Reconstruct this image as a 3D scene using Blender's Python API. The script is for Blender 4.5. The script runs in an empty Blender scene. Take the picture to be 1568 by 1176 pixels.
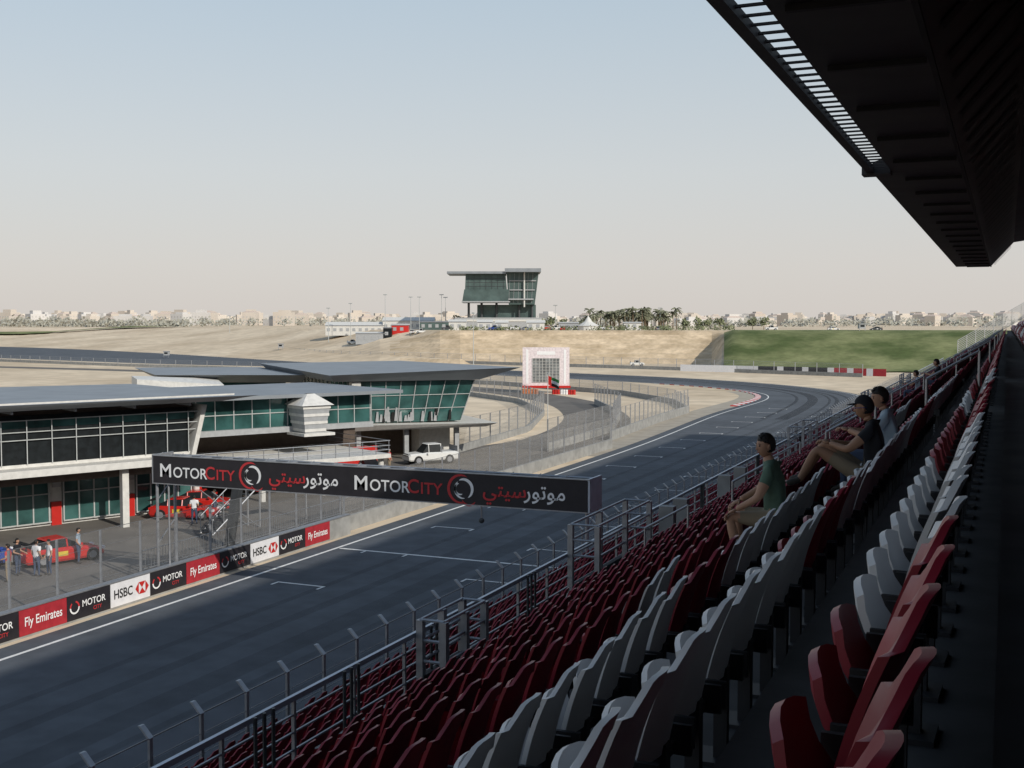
import bpy, bmesh, math, random
import numpy as np
from mathutils import Vector, Matrix
random.seed(7)
S=bpy.context.scene
S.view_settings.view_transform='Standard'
try: S.view_settings.look='None'
except: pass
S.view_settings.exposure=0
COL=S.collection

# ---------------------------------------------------------------- materials
def mat(name,c,rough=.7,metal=0.,var=.12,scale=3.,spec=.4,bump=0.,alpha=None,c2=None,detail=4.,fine=0.):
    m=bpy.data.materials.new(name); m.use_nodes=True
    nt=m.node_tree; b=nt.nodes['Principled BSDF']; out=nt.nodes['Material Output']
    b.inputs['Roughness'].default_value=rough; b.inputs['Metallic'].default_value=metal
    b.inputs['Specular IOR Level'].default_value=spec
    tc=nt.nodes.new('ShaderNodeTexCoord'); nz=nt.nodes.new('ShaderNodeTexNoise')
    nz.inputs['Scale'].default_value=scale; nz.inputs['Detail'].default_value=detail
    nt.links.new(tc.outputs['Object'],nz.inputs['Vector'])
    cr=nt.nodes.new('ShaderNodeValToRGB')
    a=[max(0,x*(1-var)) for x in c]; d=[min(1,x*(1+var)) for x in (c2 or c)]
    cr.color_ramp.elements[0].position=.35; cr.color_ramp.elements[1].position=.65
    cr.color_ramp.elements[0].color=(*a,1); cr.color_ramp.elements[1].color=(*d,1)
    nt.links.new(nz.outputs['Fac'],cr.inputs['Fac']); src=cr.outputs['Color']
    if fine>0:
        n2=nt.nodes.new('ShaderNodeTexNoise'); n2.inputs['Scale'].default_value=fine; n2.inputs['Detail'].default_value=6
        nt.links.new(tc.outputs['Object'],n2.inputs['Vector'])
        mr=nt.nodes.new('ShaderNodeMapRange'); mr.inputs[1].default_value=.3; mr.inputs[2].default_value=.7; mr.inputs[3].default_value=.82; mr.inputs[4].default_value=1.12
        nt.links.new(n2.outputs['Fac'],mr.inputs[0])
        hs=nt.nodes.new('ShaderNodeHueSaturation'); nt.links.new(mr.outputs[0],hs.inputs['Value']); nt.links.new(src,hs.inputs['Color']); src=hs.outputs['Color']
    nt.links.new(src,b.inputs['Base Color'])
    if bump>0:
        bp=nt.nodes.new('ShaderNodeBump'); bp.inputs['Strength'].default_value=bump; bp.inputs['Distance'].default_value=.05
        nt.links.new(nz.outputs['Fac'],bp.inputs['Height']); nt.links.new(bp.outputs['Normal'],b.inputs['Normal'])
    if alpha is not None:
        tr=nt.nodes.new('ShaderNodeBsdfTransparent'); mx=nt.nodes.new('ShaderNodeMixShader')
        mx.inputs[0].default_value=alpha
        nt.links.new(tr.outputs[0],mx.inputs[1]); nt.links.new(b.outputs[0],mx.inputs[2])
        nt.links.new(mx.outputs[0],out.inputs['Surface'])
    return m
M={}
def D(k,*a,**kw): M[k]=mat(k,*a,**kw); return M[k]
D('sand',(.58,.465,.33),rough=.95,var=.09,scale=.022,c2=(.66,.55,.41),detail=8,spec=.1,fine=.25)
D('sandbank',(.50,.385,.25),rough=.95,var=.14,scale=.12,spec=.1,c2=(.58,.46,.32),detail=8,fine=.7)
D('grass',(.115,.15,.055),rough=.95,var=.25,scale=.08,c2=(.19,.20,.095),detail=8,spec=.1,fine=.6)
D('asphalt',(.086,.096,.110),rough=.85,var=.13,scale=.12,detail=10,spec=.25,fine=.9)
D('asphalt_pit',(.15,.138,.125),rough=.9,var=.15,scale=.4,detail=8,spec=.2)
D('verge',(.36,.32,.26),rough=.95,var=.12,scale=.5)
D('paint_white',(.72,.72,.70),rough=.7,var=.12,scale=4)
D('kerb_red',(.5,.04,.03),rough=.7)
D('concrete',(.29,.29,.28),rough=.9,var=.15,scale=1.5,bump=.2)
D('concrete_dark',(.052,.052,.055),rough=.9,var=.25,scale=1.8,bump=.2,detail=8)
D('steel',(.34,.35,.37),rough=.45,metal=.6,var=.1,scale=5)
D('steel_dark',(.06,.065,.07),rough=.5,metal=.3)
D('rail_blue',(.42,.47,.54),rough=.4,metal=.4,var=.08)
D('mesh',(.32,.33,.34),rough=.7,alpha=.13)
D('mesh2',(.40,.385,.36),rough=.7,alpha=.25)
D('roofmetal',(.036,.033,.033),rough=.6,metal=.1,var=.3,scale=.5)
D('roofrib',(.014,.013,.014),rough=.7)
D('seat_red',(.23,.011,.026),rough=.45,var=.2,scale=2.)
D('seat_white',(.62,.63,.65),rough=.5,var=.1,scale=2.)
D('seat_leg',(.03,.03,.034),rough=.6)
D('banner_black',(.020,.018,.022),rough=.55)
D('banner_red',(.36,.025,.035),rough=.55)
D('banner_white',(.70,.70,.72),rough=.55,var=.05)
D('ink_white',(.80,.80,.80),rough=.6,var=.03)
D('ink_red',(.50,.035,.04),rough=.6,var=.05)
D('wallwhite',(.60,.59,.56),rough=.7,var=.08)
D('wallgrey',(.34,.35,.36),rough=.6,var=.08)
D('roofgrey',(.24,.26,.28),rough=.55,metal=.2,var=.08,scale=.5)
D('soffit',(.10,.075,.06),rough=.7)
D('frame',(.42,.44,.44),rough=.6,var=.06)
D('glass',(.035,.095,.09),rough=.10,var=.5,scale=.45,spec=.55)
D('glassdark',(.010,.013,.015),rough=.5,var=.3,spec=.2)
D('glass_hazed',(.075,.110,.105),rough=.4,var=.2,scale=.3,spec=.3)  # tower glass lightened: distance haze put into the colour
D('red',(.5,.025,.02),rough=.35,var=.05)
D('carred',(.48,.02,.015),rough=.25,var=.03,spec=.7)
D('carblue',(.03,.07,.3),rough=.25,var=.03,spec=.7)
D('carwhite',(.7,.7,.68),rough=.3,var=.03,spec=.6)
D('tyre',(.015,.015,.015),rough=.85)
D('yellow',(.6,.45,.05),rough=.5)
D('orange',(.65,.18,.03),rough=.5)
D('trunk',(.16,.12,.08),rough=.95)
D('leaf',(.11,.13,.07),rough=.85,var=.4,scale=.4,c2=(.15,.165,.09))
D('leaf_hazed',(.33,.325,.28),rough=.9,var=.15,scale=.1)  # far foliage, with atmospheric haze painted in as a pale tone
D('palmleaf',(.16,.165,.105),rough=.8,var=.35,scale=.5)
D('town_hazed',(.56,.49,.42),rough=.9,var=.08,scale=.02,c2=(.57,.52,.46))  # town colours are paled to stand in for atmospheric haze
D('town2_hazed',(.56,.54,.52),rough=.9,var=.06,scale=.02)  # second house tone, haze painted in likewise
D('townroof_hazed',(.52,.43,.37),rough=.9)  # roof tone washed out by painted haze
D('townwin_hazed',(.46,.44,.42),rough=.8)  # windows kept nearly wall-pale, haze painted into them
D('pinkwhite',(.70,.62,.63),rough=.6)
D('boardgrey',(.17,.18,.18),rough=.6,var=.4,scale=.8)
D('green',(.03,.22,.06),rough=.6); D('black',(.01,.01,.01),rough=.6)
D('skin',(.42,.24,.16),rough=.6,var=.06); D('skin2',(.34,.19,.12),rough=.6,var=.06)
D('hair',(.012,.010,.009),rough=.6)
D('sh_green',(.09,.15,.11),rough=.85,scale=14); D('sh_dark',(.015,.016,.022),rough=.85)
D('sh_blue',(.30,.38,.46),rough=.85); D('sh_white',(.65,.66,.68),rough=.85); D('sh_red',(.45,.04,.04),rough=.85)
D('khaki',(.25,.20,.14),rough=.9); D('jeans',(.05,.07,.12),rough=.9); D('shoe',(.05,.045,.04),rough=.7)
D('eye',(.03,.02,.02),rough=.3); D('lip',(.30,.12,.10),rough=.6)

# ---------------------------------------------------------------- mesh builder
class MB:
    def __init__(s,name): s.n=name; s.v=[]; s.f=[]; s.m=[]; s.ml=[]; s.M=Matrix.Identity(4)
    def mi(s,k):
        if k not in s.ml: s.ml.append(k)
        return s.ml.index(k)
    def add(s,vs,fs,k):
        o=len(s.v); s.v+= [tuple(s.M@Vector(p)) for p in vs]; i=s.mi(k)
        for f in fs: s.f.append(tuple(o+j for j in f)); s.m.append(i)
    def box(s,x0,y0,z0,x1,y1,z1,k):
        s.add([(x0,y0,z0),(x1,y0,z0),(x1,y1,z0),(x0,y1,z0),(x0,y0,z1),(x1,y0,z1),(x1,y1,z1),(x0,y1,z1)],
              [(0,3,2,1),(4,5,6,7),(0,1,5,4),(1,2,6,5),(2,3,7,6),(3,0,4,7)],k)
    def hexa(s,b,t,k):
        s.add(list(b)+list(t),[(0,3,2,1),(4,5,6,7),(0,1,5,4),(1,2,6,5),(2,3,7,6),(3,0,4,7)],k)
    def poly(s,vs,k): s.add(vs,[tuple(range(len(vs)))],k)
    def tube(s,p,q,r,k,n=6,r2=None,caps=True):
        p=Vector(p);q=Vector(q); d=(q-p)
        if d.length<1e-6: return
        r2=r if r2 is None else r2
        d.normalize(); a=d.orthogonal().normalized(); b=d.cross(a)
        vs=[]
        for c,rr in((p,r),(q,r2)):
            for i in range(n):
                t=2*math.pi*i/n; vs.append(c+(a*math.cos(t)+b*math.sin(t))*rr)
        fs=[(i,(i+1)%n,n+(i+1)%n,n+i) for i in range(n)]
        if caps: fs+= [tuple(range(n-1,-1,-1)),tuple(range(n,2*n))]
        s.add(vs,fs,k)
    def path(s,pts,rs,k,n=6):
        for i in range(len(pts)-1): s.tube(pts[i],pts[i+1],rs[i],k,n,rs[i+1])
    def prism(s,prof,y0,y1,k):
        n=len(prof); vs=[(x,y0,z) for x,z in prof]+[(x,y1,z) for x,z in prof]
        fs=[(i,i+n,(i+1)%n+n,(i+1)%n) for i in range(n)]+[tuple(range(n)),tuple(range(2*n-1,n-1,-1))]
        s.add(vs,fs,k)
    def ball(s,c,r,k,nu=10,nv=7,fn=None):
        vs=[];fs=[]
        for j in range(nv+1):
            ph=math.pi*j/nv
            for i in range(nu):
                th=2*math.pi*i/nu
                p=Vector((math.sin(ph)*math.cos(th),math.sin(ph)*math.sin(th),math.cos(ph)))
                if fn: p=fn(p)
                vs.append((c[0]+p.x*r[0],c[1]+p.y*r[1],c[2]+p.z*r[2]))
        for j in range(nv):
            for i in range(nu):
                fs.append((j*nu+i,(j+1)*nu+i,(j+1)*nu+(i+1)%nu,j*nu+(i+1)%nu))
        s.add(vs,fs,k)
    def build(s,smooth=False,parent=None):
        me=bpy.data.meshes.new(s.n); me.from_pydata(s.v,[],s.f)
        for k in s.ml: me.materials.append(M[k])
        me.polygons.foreach_set('material_index',s.m)
        if smooth: me.polygons.foreach_set('use_smooth',[True]*len(s.f))
        me.update(); o=bpy.data.objects.new(s.n,me); COL.objects.link(o)
        if parent: o.parent=parent
        return o
def empty(name):
    e=bpy.data.objects.new(name,None); COL.objects.link(e); return e
def frame(x,y,ang,z=0): return Matrix.Translation((x,y,z))@Matrix.Rotation(math.radians(ang),4,'Z')
def text(body,loc,rot,size,mk,parent,sx=1.,name='lettering',align='CENTER'):
    c=bpy.data.curves.new(name,'FONT'); c.body=body; c.size=size; c.align_x=align; c.align_y='CENTER'
    c.offset=0.012*size; c.materials.append(M[mk])
    o=bpy.data.objects.new(name,c); COL.objects.link(o); o.location=loc; o.rotation_euler=rot; o.scale=(sx,1,1); o.parent=parent
    return o
def catmull(P,n=8):
    out=[]
    for i in range(len(P)-1):
        p0=P[max(i-1,0)];p1=P[i];p2=P[i+1];p3=P[min(i+2,len(P)-1)]
        for t in range(n):
            t/=n
            out.append(tuple(.5*((2*b)+(-a+c)*t+(2*a-5*b+4*c-d)*t*t+(-a+3*b-3*c+d)*t**3) for a,b,c,d in zip(p0,p1,p2,p3)))
    out.append(tuple(P[-1])); return out
def resample(pts,step):
    out=[pts[0]]; acc=0
    for a,b in zip(pts[:-1],pts[1:]):
        a=Vector(a);b=Vector(b);L=(b-a).length
        if L==0: continue
        d=step-acc
        while d<=L: out.append(tuple(a+(b-a)*d/L)); d+=step
        acc=(acc+L)%step
    return out
def ss(x,a,b):
    t=max(0,min(1,(x-a)/(b-a))); return t*t*(3-2*t)
def lerp(x,P):
    if x<=P[0][0]: return P[0][1]
    for (a,u),(b,v) in zip(P[:-1],P[1:]):
        if x<=b: return u+(v-u)*(x-a)/(b-a)
    return P[-1][1]

# ---------------------------------------------------------------- terrain
def az_(x,y): return math.degrees(math.atan2(-x,y))
def toe(az): return lerp(az,[(26,345),(30,360),(33.5,385),(38,450),(41.5,520),(46,640),(50,740)])
def terr(x,y):
    az=az_(x,y); r=math.hypot(x,y)
    w=ss(az,-25,-12)*(1-ss(az,46,52))
    g=1-ss(az,12.6,13.6); wid=lerp(az,[(27,42),(30,75),(35,190),(40,300)])
    t=max(0,min(1,(r-toe(az))/wid)); st=t*7; sb=(math.floor(st)+ss(st-math.floor(st),.55,1.))/7
    sm=ss(az,26,31); sb=sb*(1-sm)+t*sm
    h1=10*sb; h2=10.*ss(r,296,352)
    bank=w*(g*h2+(1-g)*h1)
    far=10*ss(r,680,900)
    h=max(bank,far)
    if r>900: h+=2.5*ss(r,900,1500)*(1+math.sin(x*.004)*math.cos(y*.005))
    return h
def warp(a,r):
    d=toe(a)-345
    if r<160: return r
    if r<292: return r+d*(r-160)/132
    if r<=400: return r+d
    if r<1350: return r+d*(1-(r-400)/950)
    return r
def ground():
    angs=[]; a=-180
    while a<180: 
        angs.append(a); a+= .5 if -16<=a<62 else 3
    rad=[0,8,20,40,70,110,160,210,250,280,292]+list(range(296,345,4))
    for k in range(7): rad+= [345+6*k+.02,345+6*k+3.3,345+6*k+4.6]
    rad+=[388,392,400,415,440,480,520,560,600,640,680,720,760,800,850,900,1000,1150,1350,1600,2000,2600,3500,6000]
    rad=sorted(set(rad)); vs=[];fs=[];n=len(angs)
    for r0 in rad:
        for a in angs:
            r=warp(a,r0)
            x=-math.sin(math.radians(a))*r;y=math.cos(math.radians(a))*r; vs.append((x,y,terr(x,y)))
    for j in range(len(rad)-1):
        for i in range(n): fs.append((j*n+i,j*n+(i+1)%n,(j+1)*n+(i+1)%n,(j+1)*n+i))
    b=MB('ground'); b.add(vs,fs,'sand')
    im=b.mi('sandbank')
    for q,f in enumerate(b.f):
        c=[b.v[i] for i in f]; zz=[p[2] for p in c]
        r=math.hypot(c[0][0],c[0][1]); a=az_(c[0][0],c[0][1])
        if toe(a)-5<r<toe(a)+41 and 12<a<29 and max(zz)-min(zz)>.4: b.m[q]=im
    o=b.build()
    bm=bmesh.new(); bm.from_mesh(o.data); bmesh.ops.recalc_face_normals(bm,faces=bm.faces)
    if sum(f.normal.z for f in bm.faces)<0: bmesh.ops.reverse_faces(bm,faces=bm.faces)
    bm.to_mesh(o.data); bm.free()
ground()
def patch(name,a0,a1,rf,k,off,na=60,nr=26):
    vs=[];fs=[]
    for j in range(nr+1):
        for i in range(na+1):
            a=a0+(a1-a0)*i/na; r0,r1=rf(a); r=r0+(r1-r0)*j/nr
            x=-math.sin(math.radians(a))*r;y=math.cos(math.radians(a))*r; vs.append((x,y,terr(x,y)+off))
    for j in range(nr):
        for i in range(na):
            q=j*(na+1)+i; fs.append((q,q+na+1,q+na+2,q+1))
    b=MB(name); b.add(vs,fs,k); return b.build(True)
patch('grass_bank',-12,12.9,lambda a:(297+2*math.sin(a*1.7),372+3*math.sin(a)),'grass',.3)
patch('grass_strip',38,50,lambda a:(800+10*math.sin(a*.9),820+10*math.sin(a*.5)),'grass',1.0,nr=5)

# ---------------------------------------------------------------- track
L=catmull([(-34,-60),(-34,0),(-34,60),(-34.3,107),(-36.3,150),(-36.5,185),(-42,203),(-52,215),(-68,226),(-92,238),(-140,258),(-185,272),(-239,277),(-333,302),(-500,340)],10)
R=catmull([(-17.3,-60),(-17.3,0),(-17.3,60),(-17.3,120),(-17.5,160),(-20,190),(-27,211),(-42,231),(-66,250),(-98,265),(-150,286),(-204,308),(-270,347),(-345,392),(-585,536)],10)
def strip(name,A,B,z,k):
    b=MB(name); n=len(A)
    b.add([(x,y,z) for x,y in A]+[(x,y,z) for x,y in B],[(i,n+i,n+i+1,i+1) for i in range(n-1)],k); return b
def offs(P,d):
    out=[]
    for i,p in enumerate(P):
        a=Vector(P[max(i-1,0)]);c=Vector(P[min(i+1,len(P)-1)]); t=(c-a).normalized(); out.append((p[0]+t.y*d,p[1]-t.x*d))
    return out
strip('race_track',L,R,.012,'asphalt').build()
mk=MB('track_markings')
def addstrip(b,A,B,z,k):
    n=len(A); b.add([(x,y,z) for x,y in A]+[(x,y,z) for x,y in B],[(i,n+i,n+i+1,i+1) for i in range(n-1)],k)
addstrip(mk,offs(L,1.1),offs(L,1.28),.022,'paint_white')
addstrip(mk,offs(R,-.8),offs(R,-.65),.022,'paint_white')
for j in range(16):
    y=44+8*j
    for sx,yy in((-31,y),(-23.2,y+4)):
        mk.box(sx,yy,.022,sx+2.6,yy+.14,.024,'paint_white')
        mk.box(sx,yy-.5,.022,sx+.12,yy-.004,.024,'paint_white'); mk.box(sx+2.48,yy-.5,.022,sx+2.6,yy-.004,.024,'paint_white')
mk.box(-32.6,52.0,.022,-18.2,52.2,.0236,'paint_white')
mk.build()
kb=MB('kerb'); LL=resample(L,1.5); 
sel=[i for i,p in enumerate(LL) if 165<p[1]<224]
oo=offs(LL,-.9)
for i in sel:
    a,b_,c,d=LL[i],LL[i+1],oo[i+1],oo[i]
    kb.hexa([(a[0],a[1],.0),(b_[0],b_[1],.0),(c[0],c[1],.0),(d[0],d[1],.0)],[(a[0],a[1],.05),(b_[0],b_[1],.05),(c[0],c[1],.13),(d[0],d[1],.13)],'kerb_red' if i%2 else 'paint_white')
kb.build()
strip('track_verge',offs(L[28:62],-3.6),[(p[0]-.02,p[1]) for p in L[28:62]],.008,'verge').build()
tm=MB('tyre_marks')
D('rubber',(.04,.043,.05),rough=.8,alpha=.4)
for d,w in((-3,.5),(-4.8,.6),(-6,.4),(-8,1.6),(-11,.5)):
    seg=R[36:95]; addstrip(tm,offs(seg,d),offs(seg,d-w),.018,'rubber')
D('rubber2',(.045,.048,.055),rough=.8,alpha=.16)
for x,w,s_ in((-21.5,.35,1.),(-23.2,.35,.4),(-27.2,.6,1.3),(-28.9,.4,.7),(-25.,1.2,.2)):
    tm.poly([(x,5,.018),(x+w,5,.018),(x+w+s_,150,.018),(x+s_,150,.018)],'rubber2')
tm.build()
PC=catmull([(-41.5,-60),(-41.5,0),(-41.5,60),(-41.6,92),(-43.5,120),(-51,145),(-66,170),(-92,193),(-140,215),(-200,232),(-280,240)],8)
A=[];B=[]
for i,p in enumerate(PC):
    w=ss(p[1],85,110); A.append(offs(PC,-(12*(1-w)+4*w))[i]); B.append(offs(PC,(6.4*(1-w)+4.5*w))[i])
strip('pit_lane',A,B,.006,'asphalt_pit').build()

# ---------------------------------------------------------------- fences
def fence(name,pts,h,step,z0=0.,wall=0.,bend=0.,bdir=(1,0),mk_='mesh2',wires=5,r=.05,post='steel'):
    b=MB(name); P=resample(pts,step); z=z0
    for i,p in enumerate(P):
        if bend: 
            b.box(p[0]-.03,p[1]-.05,z,p[0]+.03,p[1]+.05,z+h,post)
            b.hexa([(p[0]-.03,p[1]-.07,z+h),(p[0]+.03,p[1]-.07,z+h),(p[0]+.03,p[1]+.07,z+h),(p[0]-.03,p[1]+.07,z+h)],
                   [(p[0]+bdir[0]*bend-.03,p[1]-.07,z+h+bend),(p[0]+bdir[0]*bend+.03,p[1]-.07,z+h+bend),(p[0]+bdir[0]*bend+.03,p[1]+.07,z+h+bend),(p[0]+bdir[0]*bend-.03,p[1]+.07,z+h+bend)],post)
        else: b.tube((p[0],p[1],z),(p[0],p[1],z+h),r,post,5)
        if i<len(P)-1:
            q=P[i+1]; zq=z
            for w in range(wires):
                t=wall+(h-wall)*(w+1)/wires
                b.tube((p[0],p[1],z+t),(q[0],q[1],zq+t),.010 if w<wires-1 else .018,post,3,caps=False)
            b.poly([(p[0],p[1],z+wall),(q[0],q[1],zq+wall),(q[0],q[1],zq+h),(p[0],p[1],z+h)],mk_)
            if wall:
                d=Vector((q[0]-p[0],q[1]-p[1])).normalized(); nx,ny=-d.y*.12,d.x*.12
                b.hexa([(p[0]+nx,p[1]+ny,z),(p[0]-nx,p[1]-ny,z),(q[0]-nx,q[1]-ny,zq),(q[0]+nx,q[1]+ny,zq)],
                       [(p[0]+nx,p[1]+ny,z+wall),(p[0]-nx,p[1]-ny,z+wall),(q[0]-nx,q[1]-ny,zq+wall),(q[0]+nx,q[1]+ny,zq+wall)],'concrete')
    return b.build()
fence('debris_fence',[(-16.4,2),(-16.4,200)],3.3,1.67,wall=1.,bend=.24,bdir=(-1,.0),mk_='mesh',r=.05)
fence('debris_fence',[(-34.75,20),(-34.75,56)],3.4,2.4,mk_='mesh',r=.06)
fence('debris_fence',[(-35.0,56),(-35.1,107)],3.0,2.6,wall=.9,mk_='mesh2',r=.06)
fence('debris_fence',[(-37.4,112),(-39,135),(-39.6,152)],3.2,2.2,wall=1.,mk_='mesh2',r=.06)
fence('debris_fence',[(-47,96),(-49,118),(-56,140),(-68,160),(-88,178),(-120,196)],3.1,3,wall=.7,mk_='mesh2',r=.07)
fence('debris_fence',[(-39.6,100),(-40.5,122),(-46,142),(-58,165)],3.1,3,wall=.8,mk_='mesh2',r=.07)
fence('debris_fence',[(-39.6,152),(-46,168),(-60,186),(-90,205),(-140,226)],2.2,4,wall=.8,mk_='mesh2',r=.07)
fence('perimeter_fence',catmull([(-30,270),(-77,291),(-110,302),(-160,318),(-215,340),(-290,400),(-400,470)],6),3.,6,wall=.9,mk_='mesh',r=.09,wires=3)
fence('perimeter_fence',catmull([(-130,232),(-190,250),(-240,258),(-330,282),(-460,310)],6),2.2,6,wall=.8,mk_='mesh',r=.09,wires=2)

pw=empty('pit_wall')
b=MB('wall'); b.box(-34.6,5,0,-34.32,56,1.12,'concrete'); b.box(-34.66,5,1.12,-34.28,56,1.17,'steel')
seq='DWDRDWRDWDRDWDRDWDR'
ly=32.0-10*2.42
X90=(math.radians(90),0,math.radians(90))
for i,c in enumerate(seq):
    y0=ly+i*2.42
    if y0+2.4>56: break
    k={'D':'banner_black','W':'banner_white','R':'banner_red'}[c]
    b.box(-34.32,y0+.01,.1,-34.29,y0+2.41,1.1,k)
    if y0>26:
        cy=y0+1.2
        if c=='W':
            text('HSBC',(-34.27,cy-.45,.6),X90,.55,'black',pw,.85)
            s=.26; cx=cy+.7
            b.add([(-34.275,cx-2*s*.8,.6),(-34.275,cx-s*.8,.6+s),(-34.275,cx-s*.8,.6-s)],[(0,2,1)],'red')
            b.add([(-34.275,cx+2*s*.8,.6),(-34.275,cx+s*.8,.6+s),(-34.275,cx+s*.8,.6-s)],[(0,1,2)],'red')
            b.add([(-34.275,cx-s*.8,.6+s),(-34.275,cx+s*.8,.6+s),(-34.275,cx,.6)],[(0,2,1)],'red')
            b.add([(-34.275,cx-s*.8,.6-s),(-34.275,cx+s*.8,.6-s),(-34.275,cx,.6)],[(0,1,2)],'red')
        elif c=='R': text('Fly Emirates',(-34.27,cy,.6),X90,.5,'ink_white',pw,.78)
        else:
            text('MOTOR',(-34.27,cy+.25,.66),X90,.38,'ink_white',pw,.95); text('CITY',(-34.27,cy+.45,.36),X90,.22,'ink_red',pw)
            for t in range(14):
                if t in(3,4): continue
                a0=t/14*6.283; a1=(t+1)/14*6.283; cx=cy-.8
                b.poly([(-34.275,cx+r*math.cos(a),.6+r*math.sin(a)) for r,a in((.2,a0),(.27,a0),(.27,a1),(.2,a1))],'ink_red' if t<7 else 'ink_white')
b.build(parent=pw)

# ---------------------------------------------------------------- gantry
g=empty('track_gantry'); b=MB('truss_and_banner'); GY=41.
b.box(-35.5,GY-.02,4.82,-14.6,GY+.0,6.05,'banner_black')
for y in(GY+.1,GY+1.3):
    for z in(4.9,5.95): b.tube((-35.6,y,z),(-14.5,y,z),.06,'steel',6)
n=18
for i in range(n):
    x0=-35.5+20.9*i/n; x1=-35.5+20.9*(i+1)/n
    for y in(GY+.1,GY+1.3):
        b.tube((x0,y,4.9),(x1,y,5.95),.03,'steel',5); b.tube((x1,y,4.9),(x1,y,5.95),.03,'steel',5)
    b.tube((x0,GY+.1,5.95),(x1,GY+1.3,5.95),.03,'steel',5); b.tube((x0,GY+.1,4.9),(x1,GY+1.3,4.9),.03,'steel',5)
    b.tube((x0,GY+.1,5.95),(x0+.3,GY+.3,6.18),.02,'steel',4)
b.box(-14.58,GY,4.8,-14.5,GY+1.4,6.1,'rail_blue'); b.box(-35.6,GY,4.8,-35.52,GY+1.4,6.1,'steel')
b.box(-35.55,GY-.05,6.05,-14.5,GY+.06,6.09,'steel'); b.box(-35.55,GY-.05,4.78,-14.5,GY+.06,4.82,'steel')
for x in(-35.4,-14.65):
    for y in(GY+.1,GY+1.3):
        b.tube((x,y,0),(x,y,6),.07,'steel',8)
    for z in range(0,5,2): b.tube((x,GY+.1,z),(x,GY+1.3,z+1),.025,'steel',5)
b.tube((-34.7,GY+.05,0),(-34.7,GY+.05,6.1),.045,'steel',6)
b.tube((-19.2,GY+.3,4.8),(-19.2,GY+.3,4.2),.03,'steel'); b.ball((-19.2,GY+.3,4.15),(.12,.12,.12),'steel_dark')
def arc(cx,cz,r0,r1,a0,a1,k,y=GY-.035):
    n=16
    for t in range(n):
        p=math.radians(a0+(a1-a0)*t/n); q=math.radians(a0+(a1-a0)*(t+1)/n)
        f0=math.sin(math.pi*t/n)**.5; f1=math.sin(math.pi*(t+1)/n)**.5
        m=(r0+r1)/2; w=(r1-r0)/2
        b.poly([(cx+(m-w*f0)*math.cos(p),y,cz+(m-w*f0)*math.sin(p)),(cx+(m+w*f0)*math.cos(p),y,cz+(m+w*f0)*math.sin(p)),
                (cx+(m+w*f1)*math.cos(q),y,cz+(m+w*f1)*math.sin(q)),(cx+(m-w*f1)*math.cos(q),y,cz+(m-w*f1)*math.sin(q))],k)
RX=(math.radians(90),0,0)
for x0 in(-35.15,-24.95):
    text('M',(x0+.0,GY-.04,5.38),RX,.85,'ink_white',g,1.1,align='LEFT')
    text('OTOR',(x0+.78,GY-.04,5.33),RX,.66,'ink_white',g,1.,align='LEFT')
    text('C',(x0+2.55,GY-.04,5.38),RX,.80,'ink_red',g,1.,align='LEFT')
    text('ITY',(x0+3.15,GY-.04,5.33),RX,.66,'ink_red',g,1.05,align='LEFT')
    cx=x0+5.0
    arc(cx,5.42,.50,.62,60,290,'ink_red'); arc(cx+.1,5.42,.33,.46,-60,120,'ink_white'); arc(cx+.1,5.42,.33,.42,130,280,'ink_white')
    arc(cx-.05,5.42,.18,.27,100,300,'ink_white'); arc(cx+.35,5.1,.28,.36,200,330,'ink_red')
    text('\uFEF2\uFE98\uFEF4\uFEB3',(x0+5.95,GY-.04,5.45),RX,.80,'ink_red',g,1.05,align='LEFT')
    text('\uFEAD\uFEEE\uFE97\uFEEE\uFEE3',(x0+7.75,GY-.04,5.45),RX,.80,'ink_white',g,1.02,align='LEFT')
b.build(parent=g)

# ---------------------------------------------------------------- grandstand
st=empty('grandstand'); YS,YE=-45.,190.  # stand extended unseen behind the camera to block light from there
def rowx(i): return -.13-.85*i
def rowz(i): return 12-1.45-.5*i
b=MB('terraces')
prof=[]
for i in range(-12,9):
    prof.append((rowx(i)+.12,rowz(i))); prof.append((rowx(i)-.73,rowz(i)))
prof.append((rowx(8)-.73,5.7)); prof.append((-9.25,5.7)); prof.append((-9.25,4.6))
LX=[(-10.25-.85*k,4.55-.4*k) for k in range(6)]
for x,z in LX: prof.append((x+.7,z)) ; prof.append((x-.15,z))
prof.append((-15.6,2.5)); prof.append((-15.6,0.0)); 
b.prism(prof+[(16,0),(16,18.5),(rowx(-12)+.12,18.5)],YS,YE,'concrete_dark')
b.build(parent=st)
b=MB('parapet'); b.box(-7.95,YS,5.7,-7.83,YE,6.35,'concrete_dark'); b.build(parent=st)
b=MB('roof')
def rp(xe): return [(xe,17.),(-1.4,17.),(.35,19.),(16,21.2),(16,21.9),(0,20.2),(xe+.2,17.4),(xe,17.35)]
b.prism(rp(-3.58),-48,39.6,'roofmetal'); b.prism(rp(-4.2),39.62,107,'roofmetal')  # near roof length runs on behind the camera to block light
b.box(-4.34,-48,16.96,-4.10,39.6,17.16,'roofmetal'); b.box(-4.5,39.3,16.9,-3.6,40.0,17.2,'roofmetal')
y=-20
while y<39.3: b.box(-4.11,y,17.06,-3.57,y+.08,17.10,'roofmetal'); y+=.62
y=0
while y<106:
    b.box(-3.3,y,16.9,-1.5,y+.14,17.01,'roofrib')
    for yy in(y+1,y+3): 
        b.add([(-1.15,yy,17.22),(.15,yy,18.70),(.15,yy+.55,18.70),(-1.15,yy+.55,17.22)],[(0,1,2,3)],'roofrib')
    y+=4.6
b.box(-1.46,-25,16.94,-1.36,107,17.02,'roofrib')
y=0
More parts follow.
